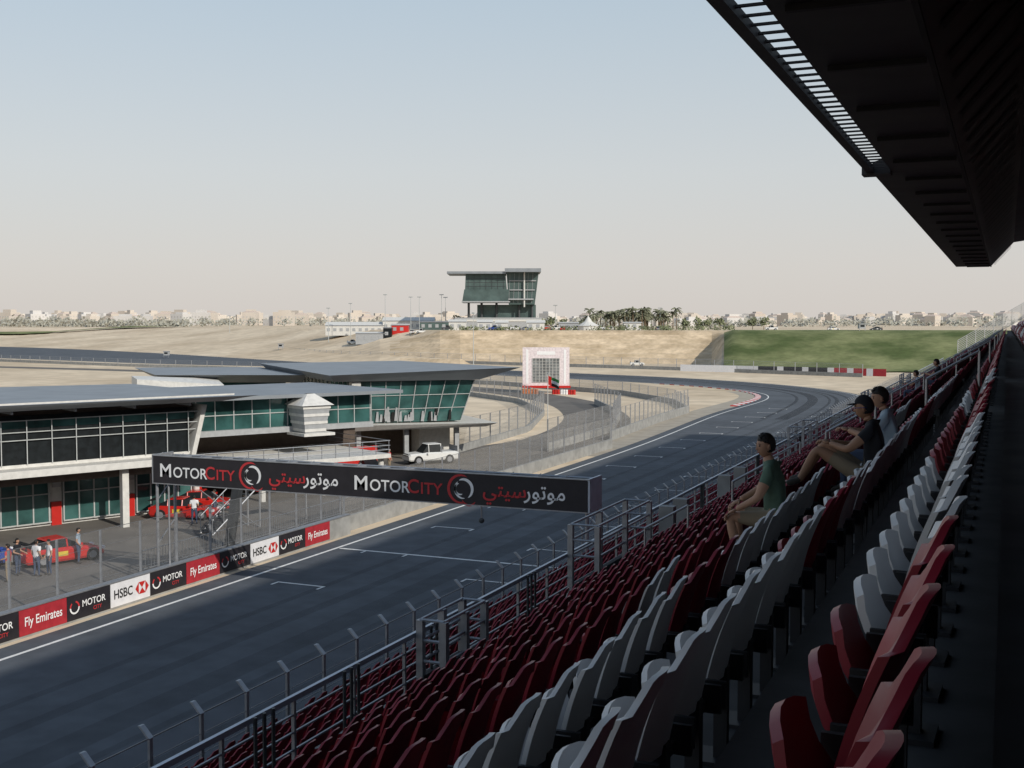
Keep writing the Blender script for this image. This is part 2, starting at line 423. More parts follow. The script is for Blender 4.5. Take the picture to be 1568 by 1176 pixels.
while y<110:
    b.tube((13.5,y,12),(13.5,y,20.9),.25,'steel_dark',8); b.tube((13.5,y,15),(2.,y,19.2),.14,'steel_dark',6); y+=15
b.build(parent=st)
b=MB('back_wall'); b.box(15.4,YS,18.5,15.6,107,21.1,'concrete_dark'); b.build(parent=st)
b=MB('unseen_end_wall'); b.box(-3.5,YS-.3,0,15.6,YS,21,'concrete_dark'); b.build(parent=st)  # unseen wall added behind the camera, closes the stand against light

def seat_tpl(hi=True):
    vs=[];fs=[];kk=[]
    def shell(fn,nu,nv,th):
        o=len(vs)
        for s_ in(0,1):
            for j in range(nv+1):
                for i in range(nu+1):
                    p,n=fn(i/nu,j/nv); vs.append(tuple(np.array(p)+np.array(n)*th*s_))
        N=(nu+1)*(nv+1)
        for j in range(nv):
            for i in range(nu):
                q=o+j*(nu+1)+i
                fs.append((q,q+1,q+nu+2,q+nu+1)); kk.append(0)
                q+=N; fs.append((q,q+nu+1,q+nu+2,q+1)); kk.append(0)
        for i in range(nu):
            q=o+i; fs.append((q,q+N,q+N+1,q+1)); kk.append(0)
            q=o+nv*(nu+1)+i; fs.append((q,q+1,q+N+1,q+N)); kk.append(0)
        for j in range(nv):
            q=o+j*(nu+1); fs.append((q,q+nu+1,q+N+nu+1,q+N)); kk.append(0)
            q=o+j*(nu+1)+nu; fs.append((q,q+N,q+N+nu+1,q+nu+1)); kk.append(0)
    def back(u,v):
        z=.38+.47*v; w=.195*(1-.08*v)
        if v>.7: w*=math.sqrt(max(.05,1-((v-.7)/.3)**2*.6))
        y=(u*2-1)*w
        zz=z-(.05*(u*2-1)**4 if v>.8 else 0)
        x=-.17+.15*v-.02*math.sin(v*3.14)-.05*((u*2-1)**2)*(1-.3*v)
        return (x,y,zz),(1,0,.15)
    def pan(u,v):
        w=.18*(1-.12*v*v); y=(u*2-1)*w
        x=-.22-.12*v-.03*math.sin(v*3.14); z=.30+.25*v-.03*((u*2-1)**2)*v
        return (x+ .03*((u*2-1)**2),y,z),(-.7,0,-.4)
    if hi: shell(back,8,8,.026); shell(pan,5,4,.035)
    else: shell(back,2,2,.03); shell(pan,1,1,.04)
    def bx(x0,y0,z0,x1,y1,z1):
        o=len(vs); vs.extend([(x0,y0,z0),(x1,y0,z0),(x1,y1,z0),(x0,y1,z0),(x0,y0,z1),(x1,y0,z1),(x1,y1,z1),(x0,y1,z1)])
        for f in[(0,3,2,1),(4,5,6,7),(0,1,5,4),(1,2,6,5),(2,3,7,6),(3,0,4,7)]: fs.append(tuple(o+q for q in f)); kk.append(1)
    bx(-.19,-.03,0,-.13,.03,.42)
    if hi: 
        bx(-.28,-.225,.30,-.10,-.205,.42); bx(-.28,.205,.30,-.10,.225,.42); bx(-.26,-.1,0,-.08,.1,.02); bx(-.20,-.205,.315,-.16,.205,.355)
    return np.array(vs),fs,kk
TH=seat_tpl(True); TL=seat_tpl(False)
aisles=[(20.6,21.9),(33.5,34.8),(47,48.3),(61,62.3),(75,76.3),(89,90.3),(103,104.3),(117,118.3),(131,132.3)]
def color(i,y):
    if i<=-1: return 'seat_red' if (int(y/7)+i)%3 else 'seat_white'
    if i==0: return 'seat_white' if (4.1<y<8.3 or 14<y<17) else 'seat_red'
    if i==1: return 'seat_red' if (7.1<y<8.7 or 15<y<19 or y>27) else 'seat_white'
    if i==2: return 'seat_white' if (y<7.2 or 8.8<y<13.2 or 22<y<26) else 'seat_red'
    if i==3: return 'seat_white' if (y<4.2 or 9<y<10.3 or 28<y<31) else 'seat_red'
    return 'seat_red'
def seatrow(i,x,z,y0,y1,colf,pitch=.5,lo=40):
    V=[];F=[];MI=[];o=0; ks=['seat_red','seat_white','seat_leg']; y=y0
    while y<y1:
        if not any(a<y<c for a,c in aisles):
            T=TH if (y<lo and i>-1) else TL
            v=T[0].copy(); sc=random.uniform(.98,1.02)
            a=random.uniform(-.05,.05); c_,s_=math.cos(a),math.sin(a)
            if random.random()<.3 : v[:,0]+=random.uniform(-.01,.02)
            xx=v[:,0]*c_-v[:,1]*s_; yy=v[:,0]*s_+v[:,1]*c_
            v=np.stack([xx+x,yy+y,v[:,2]*sc+z],1); V.append(v)
            ci=ks.index(colf(i,y))
            F+= [tuple(q+o for q in f) for f in T[1]]; MI+=[ci if k==0 else 2 for k in T[2]]; o+=len(v)
        y+=pitch
    me=bpy.data.meshes.new('seat_row'); me.from_pydata(np.concatenate(V).tolist(),[],F)
    for k in ks: me.materials.append(M[k])
    me.polygons.foreach_set('material_index',MI); me.polygons.foreach_set('use_smooth',[True]*len(F)); me.update()
    ob=bpy.data.objects.new('seat_row',me); COL.objects.link(ob); ob.parent=seats
    try: me.set_sharp_from_angle(angle=math.radians(45))
    except: pass
seats=empty('stadium_seats')
for i in range(-11,9): seatrow(i,rowx(i),rowz(i),(1.7 if i==0 else (1.0 if i>0 else 3)) if i>-1 else 6,YE-1,color)
for k,(x,z) in enumerate(LX): seatrow(20+k,x,z,6,150,lambda i,y:'seat_red',lo=25)

b=MB('front_railing'); X=-9.05
b.box(X-.03,2,6.75,X+.03,YE,6.83,'rail_blue')
for z in(6.55,6.3,6.05): b.tube((X,2,z),(X,YE,z),.02,'steel',5)
b.box(X-.06,2,5.7,X+.06,YE,5.86,'concrete')
y=2.
while y<YE: b.box(X-.025,y,5.7,X+.025,y+.05,6.75,'steel'); y+=1.6
for yy in(12.2,14.4,17.2,21.5,36,45,55,66,80,95):
    for d in(0,.2,.4): b.tube((X+.1,yy+d,5.7),(X+.1,yy+d,6.85),.028,'steel_dark',6)
b.build(parent=st)
def vomit(y0,y1,top,x0=-9.0,x1=-7.2):
    b=MB('entrance_rail'); 
    k='steel'
    b.box(x0,y0,5.7,x0+.12,y1,6.1,'concrete_dark')
    for x in(x0+.06,x1):
        for z in(top,top-.35,top-.7): b.tube((x,y0,z),(x,y1,z),.03,k,6)
        y=y0
        while y<=y1+.01: b.box(x-.06,y-.06,5.7,x+.06,y+.06,top,k); y+=(y1-y0)/2
    for y in(y0,y1):
        for z in(top,top-.35,top-.7): b.tube((x0+.06,y,z),(x1,y,z),.03,k,6)
    b.build(parent=st)
vomit(24,28,7.5,-9.0,-8.3); vomit(16.8,18.4,7.05,-9.0,-8.5); vomit(52,56,7.4,-9,-8.3); vomit(80,84,7.4,-9,-8.3); vomit(110,114,7.4,-9,-8.3)
b=MB('concrete_posts')
for y in(29.4,30.8,36.2,38.5,62,64,90,92): b.box(-8.45,y,5.7,-8.05,y+.3,7.15,'concrete'); 
b.box(-8.3,29.6,5.7,-8.1,38.6,6.3,'concrete_dark')
b.build(parent=st)
b=MB('aisle_rails')
for a,c in aisles:
    for i in range(0,8,2):
        x=rowx(i)-.3;z=rowz(i); m=(a+c)/2
        b.tube((x,m,z),(x,m,z+1),.025,'steel',6); b.tube((x-.85,m,z-.5),(x-.85,m,z+.5),.025,'steel',6); b.tube((x,m,z+1),(x-.85,m,z+.5),.025,'steel',6)
b.build(parent=st)
b=MB('end_railing')
for k in range(9):
    d=k*.28
    b.tube((-7,YE,7.3+d),(9.5,YE,17.6+d),.06,'wallwhite',5)
for i in range(14):
    x=-7+i*1.27; z=7.3+i*1.27*.624; b.tube((x,YE,z-.6),(x,YE,z+2.3),.06,'wallwhite',5)
b.build(parent=st)

# ---------------------------------------------------------------- pit building
pb=empty('pit_building'); b=MB('garage_block'); b.M=frame(-50.9,46.6,66.5)
b.box(-30,-1.2,3.55,10.2,14,3.95,'wallwhite')
b.box(-30,3.2,0,12,16,3.55,'wallwhite')
for x in np.arange(-28,11,4.6):
    b.box(x+.3,3.05,.25,x+4.1,3.2,3.0,'glass')
    for k in range(5): b.box(x+.3+k*.93,2.98,.2,x+.38+k*.93,3.05,3.0,'frame')
    for z in(.2,1.9,2.95): b.box(x+.3,2.95,z,x+4.18,2.98,z+.07,'frame')
    b.box(x+4.2,3.0,0,x+4.8,3.2,1.4,'red')
    b.box(x+4.25,2.9,2.3,x+4.75,3.0,2.9,'wallgrey')
for x in(-18,-9.5,-1,6.6): b.box(x,-.6,0,x+.4,-.2,3.55,'wallwhite')
b.box(-3.4,-.8,0,-2.2,.6,2.1,'red'); b.box(-3.4,-.83,1.1,-2.2,-.8,2.0,'wallwhite')
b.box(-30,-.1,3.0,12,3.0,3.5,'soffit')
b.box(-30,.1,3.95,11.2,15,6.9,'glassdark')
b.box(-30,0,3.96,11.3,.1,4.15,'wallwhite')
b.box(-30,0.05,6.2,11.6,.08,6.6,'glass')
for z in(5.5,5.95,6.6): b.box(-30,-.06,z,11.4+(z-4)*.2,.0,z+.05,'frame')
for x in np.arange(-29.5,11.3,1.4): b.box(x,-.1,4.15,x+.05,-.062,6.66,'frame' )
b.hexa([(11.2,-.3,3.95),(11.5,-.3,3.95),(11.5,12,3.95),(11.2,12,3.95)],[(12.0,-.3,7.0),(12.3,-.3,7.0),(12.3,12,7.0),(12.0,12,7.0)],'wallwhite')
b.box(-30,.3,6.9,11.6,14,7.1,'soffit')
b.hexa([(-30,-1.8,7.3),(12.5,-1.8,7.3),(12.5,15,7.3),(-30,15,7.3)],[(-30,-2.4,7.75),(14.8,-2.4,7.6),(14.8,16,7.6),(-30,16,8.1)],'roofgrey')
b.box(-30,-2.45,7.68,13,-2.4,7.78,'wallwhite')
for x in np.arange(-28,12,3.5): b.box(x,-1.5,7.1,x+.1,.3,7.3,'steel')
b.build(parent=pb)
b=MB('middle_block'); b.M=frame(-49.6,60.5,62)
b.box(.5,3,4.6,16,14,6.7,'glass'); b.box(.5,2.6,4.2,16,14,4.6,'wallgrey'); b.box(-2,1.5,6.75,18,16,7.0,'roofgrey')
for x in np.arange(.5,16,1.4): b.box(x,2.93,4.6,x+.06,3.0,6.7,'frame')
b.box(.5,2.92,5.6,16,2.93+.04,5.66,'frame')
DL=14.5
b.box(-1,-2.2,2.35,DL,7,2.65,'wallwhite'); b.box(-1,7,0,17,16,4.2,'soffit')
for x in np.arange(0,DL,4.7): b.tube((x,-1.5,0),(x,-1.5,2.35),.2,'wallwhite',8)
for z in(2.95,3.25,3.6): b.tube((-1,-2.1,z),(DL,-2.1,z),.03,'steel',5); b.tube((DL,-2.1,z),(DL,7,z),.03,'steel',5)
for x in np.arange(-1,DL+.1,1.1): b.tube((x,-2.1,2.65),(x,-2.1,3.6),.03,'steel',5)
for x in np.arange(3,16,6): b.box(x,6.9,.1,x+4,6.98,2.2,'red' if int(x)%4 else 'glass')
tx,ty=9.2,0.8
b.hexa([(tx,ty,4.2),(tx+1.6,ty,4.2),(tx+1.6,ty+1.8,4.2),(tx,ty+1.8,4.2)],[(tx-.3,ty-.3,6.2),(tx+1.9,ty-.3,6.2),(tx+1.9,ty+2.1,6.2),(tx-.3,ty+2.1,6.2)],'wallgrey')
for k in range(4): 
    z=4.3+k*.55; e=.3*(z-4.2)/2.+.05
    b.box(tx-e,ty-e,z,tx+1.6+e,ty+1.8+e,z+.2,'wallwhite')
b.hexa([(tx-.5,ty-.5,6.2),(tx+2.1,ty-.5,6.2),(tx+2.1,ty+2.3,6.2),(tx-.5,ty+2.3,6.2)],[(tx+.5,ty+.6,7.0),(tx+1.1,ty+.6,7.0),(tx+1.1,ty+1.2,7.0),(tx+.5,ty+1.2,7.0)],'wallwhite')
b.box(tx-.3,ty-.4,4.0,tx+2.2,ty+2.2,4.2,'wallwhite')
b.build(parent=pb)
b=MB('lounge_block'); b.M=frame(-52.1,86.4,47)
b.hexa([(-1,-1.2,2.75),(11.6,-1.2,2.75),(11.6,26,2.75),(-1,26,2.75)],[(-1.2,-1.8,3.3),(12.6,-1.8,3.1),(12.6,26,3.3),(-1.2,26,3.3)],'wallwhite')
b.hexa([(-.0,0,3.3),(9.6,0,3.3),(9.6,25,3.3),(0,25,3.3)],[(-.5,-.9,7.),(10.6,-.9,7.),(10.6,25,7.),(-.5,25,7.)],'glass')
for k in range(9):
    t=k/8; b.tube((9.6*t,-.06,3.3),(-.5+11.1*t,-.96,7.),.045,'frame',5)
for t in(.33,.66): b.tube((-.5*t,-.9*t-.06,3.3+3.7*t),(9.6+t,-.9*t-.06,3.3+3.7*t),.035,'frame',5)
b.hexa([(-.5,-.35,3.3),(.2,-.35,3.3),(.2,.3,3.3),(-.5,.3,3.3)],[(-.9,-1.3,7.),(-.1,-1.3,7.),(-.1,-.3,7.),(-.9,-.3,7.)],'wallwhite')
for k in range(16):
    t=1.5*k; b.tube((-.06,t,3.3),(-.56,t,7.),.045,'frame',5)
b.tube((-.3,0,5),(-.3,25,5),.04,'frame',5)
for k in range(24):
    x=random.uniform(.4,9.2); z=random.choice([3.35,3.4,3.45]); h=random.uniform(.5,1.3)
    b.hexa([(x,-.22,z),(x+.3,-.22,z),(x+.3,-.15,z),(x,-.15,z)],[(x+.06,-.16-.25*h,z+h),(x+.22,-.16-.25*h,z+h),(x+.22,-.08-.25*h,z+h),(x+.06,-.08-.25*h,z+h)],'wallgrey' if k%3 else 'black')
b.add([(-2.5,-1.6,7.1),(10.8,-1.6,7.05),(11.2,26,7.1),(-2.5,26,7.1),(-3.2,-2.6,7.7),(14.2,-3.2,8.15),(12.5,27,7.9),(-3.2,27,7.8)],
      [(0,3,2,1),(4,5,6,7),(0,1,5,4),(1,2,6,5),(2,3,7,6),(3,0,4,7)],'roofgrey')
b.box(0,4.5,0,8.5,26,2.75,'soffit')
b.box(6.4,2.2,0,9.4,4.4,2.75,'wallwhite')
for x in(-.2,4.2,9.): b.box(x,-.2,0,x+.4,.2,2.75,'wallgrey')
b.build(parent=pb)
b=MB('rear_wing'); b.M=frame(-52.1,86.4,47)
b.hexa([(-14,16,6.5),(-2.6,10,6.5),(-2.6,30,6.5),(-14,32,6.5)],[(-15.5,14,7.3),(-2.6,8,7.3),(-2.6,30,7.3),(-15.5,34,7.3)],'roofgrey')
b.box(-13,17,0,-2.6,30,6.5,'glass'); b.box(-13,16.9,3.0,-2.6,17,3.4,'wallwhite')
b.hexa([(-17.5,10,6.3),(-10,9,6.3),(-10,14,6.3),(-17.5,15,6.3)],[(-17.5,10,7.1),(-10,9.2,6.5),(-10,14,7),(-17.5,15,7.2)],'wallwhite')
b.build(parent=pb)

b=MB('steel_staircase'); b.M=frame(-41.3,52.5,75)
for k in range(12): b.box(.28*k,0,.2*k+.2,.28*k+.3,1.1,.2*k+.24,'steel_dark')
for y in(0,1.1):
    b.tube((0,y,0),(3.4,y,2.5),.05,'steel',6); b.tube((0,y,1),(3.4,y,3.5),.03,'steel',6)
    for k in range(5): b.tube((.8*k,y,.6*k),(.8*k,y,.6*k+1),.025,'steel',5)
    b.tube((3.4,y,0),(3.4,y,2.5),.06,'steel',6); b.tube((0,y,2.5),(3.4,y,0),.03,'steel',5)
b.box(3.4,0,2.4,7,1.1,2.48,'steel_dark')
for z in(2.9,3.4): b.tube((3.4,0,z),(7,0,z),.03,'steel',5)
b.tube((7,0,0),(7,0,3.4),.06,'steel',6)
b.build()
b=MB('raking_mast'); b.hexa([(-38.6,50,0),(-38.2,50,0),(-38.2,50.4,0),(-38.6,50.4,0)],[(-37.9,50,3.9),(-37.45,50,3.9),(-37.45,50.4,3.9),(-37.9,50.4,3.9)],'steel_dark')
b.box(-38.7,49.9,3.9,-36.6,50.5,4.08,'steel_dark'); b.build()
b=MB('crowd_barrier')
for j in range(14):
    y=43+j*2.3; x=-38.2
    for z in(.15,1.05): b.tube((x,y,z),(x,y+2.1,z),.025,'steel',5)
    for q in range(11): b.tube((x,y+.21*q,.15),(x,y+.21*q,1.05),.012,'steel',4)
    for q in(.2,1.9): b.box(x-.25,y+q,0,x+.25,y+q+.05,.05,'steel'); b.tube((x,y+q,.0),(x,y+q,.2),.02,'steel',4)
b.build()

# ---------------------------------------------------------------- vehicles
def car(name,x,y,ang,body,z=0,ln=4.1,wd=1.75,kind='coupe'):
    b=MB(name); b.M=frame(x,y,ang,z)
    W=wd/2
    if kind=='coupe':
        sec=[(-2.05,.80,.28,.62),(-1.95,.86,.2,.80),(-1.3,.97,.18,.88),(-.6,1.,.18,.86),(.5,1.,.18,.84),(1.1,.98,.18,.76),(1.75,.92,.2,.64),(2.0,.80,.25,.50)]
        cab=[(-1.55,.78,.86,.90),(-.85,.80,.86,1.22),(.05,.78,.85,1.26),(.95,.74,.78,.82)]
    else:
        sec=[(-2.05,.95,.35,.95),(-1.9,1.,.35,1.05),(-.6,1.,.35,1.05),(.55,1.,.35,1.05),(1.1,.98,.35,1.0),(1.9,.95,.35,.95),(2.05,.90,.4,.8)]
        cab=[(-.7,.86,1.05,1.1),(-.6,.82,1.05,1.7),(.4,.80,1.05,1.7),(.95,.82,1.02,1.06)]
    def loft(S_,k,round_=.12):
        vs=[];fs=[];n=8
        for(xx,w,z0,z1)in S_:
            xx*=ln/4.1; w*=W
            h=z1-z0; r=min(round_,h*.4)
            vs+=[(xx,-w+r*.6,z0),(xx,-w,z0+r),(xx,-w*.99,z1-r),(xx,-w+r*1.6,z1),(xx,w-r*1.6,z1),(xx,w*.99,z1-r),(xx,w,z0+r),(xx,w-r*.6,z0)]
        for j in range(len(S_)-1):
            for i in range(n): fs.append((j*n+i,j*n+(i+1)%n,(j+1)*n+(i+1)%n,(j+1)*n+i))
        fs+=[tuple(range(n)),tuple(range(len(S_)*n-1,(len(S_)-1)*n-1,-1))]
        b.add(vs,fs,k)
    loft(sec,body)
    for j in range(len(cab)-1):
        (a,wa,za,ta),(c,wc,zc,tc)=cab[j],cab[j+1]; wa*=W;wc*=W; a*=ln/4.1;c*=ln/4.1
        b.hexa([(a,-wa,za-.02),(c,-wc,zc-.02),(c,wc,zc-.02),(a,wa,za-.02)],[(a,-wa*.82,ta),(c,-wc*.82,tc),(c,wc*.82,tc),(a,wa*.82,ta)],'glassdark')
    (a,wa,_,ta),(c,wc,_,tc)=cab[1],cab[2]; wa*=W*.84; wc*=W*.84; a*=ln/4.1; c*=ln/4.1
    b.hexa([(a-.1,-wa,ta),(c+.1,-wc,tc),(c+.1,wc,tc),(a-.1,wa,ta)],[(a,-wa*.94,ta+.05),(c,-wc*.94,tc+.05),(c,wc*.94,tc+.05),(a,wa*.94,ta+.05)],body)
    for xx,_,_,_ in cab[1:3]:
        xx*=ln/4.1
        for s in(-1,1): b.tube((xx,s*W*.81,cab[1][2]),(xx,s*W*.68,cab[1][3]),.04,body,5)
    rw=.33 if kind=='coupe' else .4
    for xx in(-1.25,1.3):
        xx*=ln/4.1
        for s in(-1,1):
            b.tube((xx,s*W*.80,rw),(xx,s*(W+.01),rw),rw,'tyre',16); b.tube((xx,s*(W+.01),rw),(xx,s*(W+.025),rw),rw*.6,'steel',10)
    for s in(-1,1):
        b.box(ln/2-.18,s*W*.7-.15,.52,ln/2-.04,s*W*.7+.15,.64,'banner_white'); b.box(-ln/2-.005,s*W*.65-.15,.62,-ln/2+.1,s*W*.65+.15,.74,'red')
        b.box(.55,s*(W+.0),.9,.7,s*(W+.16),1.02,body)
    if kind=='coupe':
        b.box(-ln/2-.02,-W*.85,1.16,-ln/2+.3,W*.85,1.2,'black')
        for s in(-.5,.5): b.box(-ln/2+.1,s*W-.03,.84,-ln/2+.16,s*W+.03,1.16,'black')
        b.box(-.5,-W*.99-.012,.45,.0,-W*.99-.004,.68,'yellow'); b.box(-.5,W*.99+.004,.45,.0,W*.99+.012,.68,'ink_white')
    else:
        b.box(-ln/2+.1,-W*.93,1.05,-ln/2+.16,W*.93,1.5,'steel'); b.box(-.75,-W*.9,1.0,-.68,W*.9,1.55,'steel')
        for zz in(.75,.9): b.box(ln/2-.02,-W*.6,zz,ln/2+.02,W*.6,zz+.06,'black')
    return b.build()
car('race_car',-46.6,56.6,20,'carred'); car('race_car',-47.6,59.6,25,'carred'); car('race_car',-44.8,36.2,75,'carred',); car('race_car',-43.8,43.6,70,'carred'); car('race_car',-46.5,41.0,75,'carblue')
car('pickup_truck',-45.6,87.6,-130,'carwhite',kind='pick',ln=4.6,wd=1.9)
car('parked_car',-50.5,83,-40,'carred',kind='coupe')
car('parked_car',-47,79.5,-40,'steel_dark',kind='coupe')

# ---------------------------------------------------------------- people
def person(name,M0,J,cl,head_dir=(1,0,0),cap=False,scale=1.,hairk='hair',skin='skin'):
    par=empty(name)
    names=['pelvis','waist','chest','neck','headb','shL','elL','wrL','shR','elR','wrR','hipL','knL','anL','toL','hipR','knR','anR','toR']
    rad={'pelvis':.135,'waist':.125,'chest':.15,'neck':.058,'headb':.055,'shL':.075,'elL':.045,'wrL':.03,'shR':.075,'elR':.045,'wrR':.03,
         'hipL':.105,'knL':.06,'anL':.04,'toL':.035,'hipR':.105,'knR':.06,'anR':.04,'toR':.035}
    E=[('pelvis','waist','shirt'),('waist','chest','shirt'),('chest','neck','shirt'),('neck','headb','skin'),
       ('chest','shL','shirt'),('shL','elL','sleeve'),('elL','wrL','skin'),('chest','shR','shirt'),('shR','elR','sleeve'),('elR','wrR','skin'),
       ('pelvis','hipL','pants'),('hipL','knL','thigh'),('knL','anL','calf'),('anL','toL','shoe'),('pelvis','hipR','pants'),('hipR','knR','thigh'),('knR','anR','calf'),('anR','toR','shoe')]
    me=bpy.data.meshes.new('tmp'); me.from_pydata([J[n] for n in names],[(names.index(a),names.index(c)) for a,c,_ in E],[])
    o=bpy.data.objects.new('tmp',me); COL.objects.link(o)
    md=o.modifiers.new('s','SKIN'); md.use_smooth_shade=True
    for i,n in enumerate(names):
        r=rad[n]*scale; sv=me.skin_vertices[0].data[i]; sv.radius=(r,r*(1.0)); sv.use_root=(n=='pelvis')
    sb=o.modifiers.new('u','SUBSURF'); sb.levels=2; sb.render_levels=2
    dg=bpy.context.evaluated_depsgraph_get(); dg.update()
    bm_=bpy.data.meshes.new_from_object(o.evaluated_get(dg)); bpy.data.objects.remove(o)
    b=MB('body'); b.M=M0
    fs=[tuple(p.vertices) for p in bm_.polygons]; vs=[tuple(v.co) for v in bm_.vertices]
    b.add(vs,fs,cl['shirt'])
    def key(lbl,t):
        if lbl=='skin': return skin
        if lbl=='sleeve': return cl['shirt'] if t<cl.get('sleeve',.6) else skin
        if lbl=='shirt': return cl['shirt']
        if lbl=='pants': return cl['pants']
        if lbl=='thigh': return cl['pants'] if t<cl.get('short',2) else skin
        if lbl=='calf': return cl['pants'] if not 'short' in cl else skin
        return 'shoe'
    for q,p in enumerate(bm_.polygons):
        c=p.center; best=None
        for a,d,l in E:
            A_=Vector(J[a]);B_=Vector(J[d]); ab=B_-A_; t=max(0,min(1,(c-A_).dot(ab)/ab.length_squared)); dd=(c-(A_+ab*t)).length-(rad[a]*(1-t)+rad[d]*t)*.8*scale
            if best is None or dd<best[0]: best=(dd,l,t)
        l,t=best[1],best[2]
        b.m[q]=b.mi(key(l,t))
    hb=Vector(J['headb']); hd=Vector(head_dir).normalized(); up=Vector((0,0,1)); lf=up.cross(hd).normalized(); up=hd.cross(lf)
    R=Matrix((hd,lf,up)).transposed().to_4x4(); s=scale
    M1=M0@Matrix.Translation(hb+up*.085*s+hd*.015)@R
    b.M=M1
    def hf(p):
        q=p.copy()
        if q.z<0: q.x*=1-.12*(-q.z) ; q.y*=1+.30*q.z
        if q.x<0: q.x*=1.06
        if q.z<-.3 and q.x>0: q.x*=1.08
        return q
    b.ball((0,0,0),(.093*s,.075*s,.118*s),skin,16,12,hf)
    b.add([(.088*s,-.013*s,-.025*s),(.088*s,.013*s,-.025*s),(.112*s,0,-.028*s),(.086*s,0,.02*s),(.088*s,0,-.04*s)],[(0,2,3),(1,3,2),(0,4,2),(1,2,4)],skin)
    for sd in(-1,1):
        b.ball((0,sd*.076*s,-.005*s),(.018*s,.008*s,.028*s),skin,8,5); b.ball((.080*s,sd*.03*s,.008*s),(.010*s,.013*s,.008*s),'eye',8,5)
        b.box(.078*s,sd*.03*s-.016*s,.024*s,.087*s,sd*.03*s+.016*s,.030*s,hairk)
    b.ball((.083*s,0,-.062*s),(.008*s,.022*s,.006*s),'lip',8,5)
    def hh(p):
        lim=.42 if p.x>.35 else (.42-.85*(.35-p.x)/.9 if p.x>-.55 else -.43)
        if p.z>=lim: return p.copy()
        k=max(0,1-(lim-p.z)*6); f=.80+.20*k
        return Vector((p.x*f,p.y*f,p.z if p.z>-.6 else -.6))
    b.ball((-.008*s,0,.010*s),(.104*s,.085*s,.126*s),'sh_dark' if cap else hairk,24,18,hh)
    if not cap:
        for k in range(60):
            a=random.uniform(0,6.28);e=random.uniform(.35,1.4); p=Vector((math.cos(a)*math.cos(e)*.1,math.sin(a)*math.cos(e)*.08,math.sin(e)*.125))*s
            if p.x>.05*s and p.z<.08*s: continue
            b.tube(p,p*1.12+Vector((random.uniform(-.012,.012),random.uniform(-.012,.012),-.004)),.016*s,hairk,4,.004)
    if cap: b.ball((.10*s,0,.050*s),(.070*s,.062*s,.010*s),'sh_dark',12,5); b.tube((-.03,.086*s,.0),(.09,.07*s,.012),.004,'carblue',4)
    b.M=M0
    for sd in 'LR':
        w=Vector(J['wr'+sd]); e=Vector(J['el'+sd]); d=(w-e).normalized(); d2=Vector(J.get('hd'+sd,tuple(d))).normalized()
        side=Vector((0,0,1)).cross(d2)
        side=side.normalized() if side.length>.2 else Vector((0,1,0))
        if sd=='R': side=-side
        nrm=d2.cross(side).normalized()
        if nrm.z>0: nrm=-nrm
        pc=w+d2*.045*s
        Rm=Matrix((d2,side,nrm)).transposed().to_4x4(); b.M=M0@Matrix.Translation(pc)@Rm
        b.ball((0,0,0),(.055*s,.042*s,.018*s),skin,10,7)
        for k,(yy,ln) in enumerate(((-.030,.075),(-.011,.083),(.009,.078),(.028,.060))):
            p0=(.03*s,yy*s,0);p1=((.045+ln*.45)*s,yy*1.1*s,.008*s);p2=((.04+ln*.8)*s,yy*1.12*s,.028*s);p3=((.035+ln)*s,yy*1.1*s,.05*s)
            b.path([p0,p1,p2,p3],[.0095*s,.009*s,.008*s,.006*s],skin,6)
        b.path([(-.02*s,-.035*s,0),(.01*s,-.062*s,.012*s),(.04*s,-.068*s,.024*s)],[.013*s,.011*s,.008*s],skin,6)
    b.M=M0
    b.build(True,par); return par
def standing(h=1.0,arm=0.):
    return {k:tuple(c*h for c in v) for k,v in dict(pelvis=(0,0,.95),waist=(0,0,1.1),chest=(0,0,1.33),neck=(-.01,0,1.5),headb=(.0,0,1.57),
      shL=(0,.19,1.42),elL=(-.02,.25,1.14),wrL=(.08+arm,.24,.92+arm),shR=(0,-.19,1.42),elR=(-.02,-.25,1.14),wrR=(.12+arm,-.2,.95+arm*.8),
      hipL=(0,.1,.88),knL=(.02,.12,.48),anL=(-.02,.13,.09),toL=(.14,.15,.04),hipR=(0,-.1,.88),knR=(.04,-.12,.48),anR=(.02,-.13,.09),toR=(.18,-.15,.04)).items()}
def spec(x,y,z): return Matrix.Translation((x,y,z))@Matrix.Rotation(math.radians(180),4,'Z')
z2=rowz(2)
J=dict(pelvis=(0,0,.56),waist=(.02,0,.71),chest=(.05,0,.94),neck=(.09,0,1.12),headb=(.11,0,1.18),
  shL=(.05,.18,1.03),elL=(.14,.27,.78),wrL=(.36,.24,.65),shR=(.05,-.18,1.03),elR=(.22,-.26,.80),wrR=(.40,-.12,.69),
  hipL=(.06,.10,.54),knL=(.44,.16,.57),anL=(.34,.17,.14),toL=(.48,.18,.06),hipR=(.06,-.10,.54),knR=(.44,-.16,.57),anR=(.40,-.17,.14),toR=(.54,-.18,.06))
person('seated_man',spec(rowx(2)-.20,11.25,z2),J,dict(shirt='sh_green',pants='khaki',short=.75,sleeve=.5),head_dir=(.75,.6,-.05),scale=.97)
z1=rowz(1)
J=dict(pelvis=(0.02,0,.48),waist=(-.02,0,.64),chest=(.0,0,.87),neck=(.05,0,1.03),headb=(.08,0,1.08),
  shL=(.0,.18,.96),elL=(.22,.26,.75),wrL=(.42,.12,.80),shR=(.0,-.18,.96),elR=(.24,-.22,.75),wrR=(.44,-.03,.80),
  hipL=(.10,.10,.47),knL=(.54,.13,.74),anL=(.70,.14,.42),toL=(.84,.15,.37),hipR=(.10,-.10,.47),knR=(.50,-.14,.78),anR=(.72,-.15,.42),toR=(.86,-.15,.37))
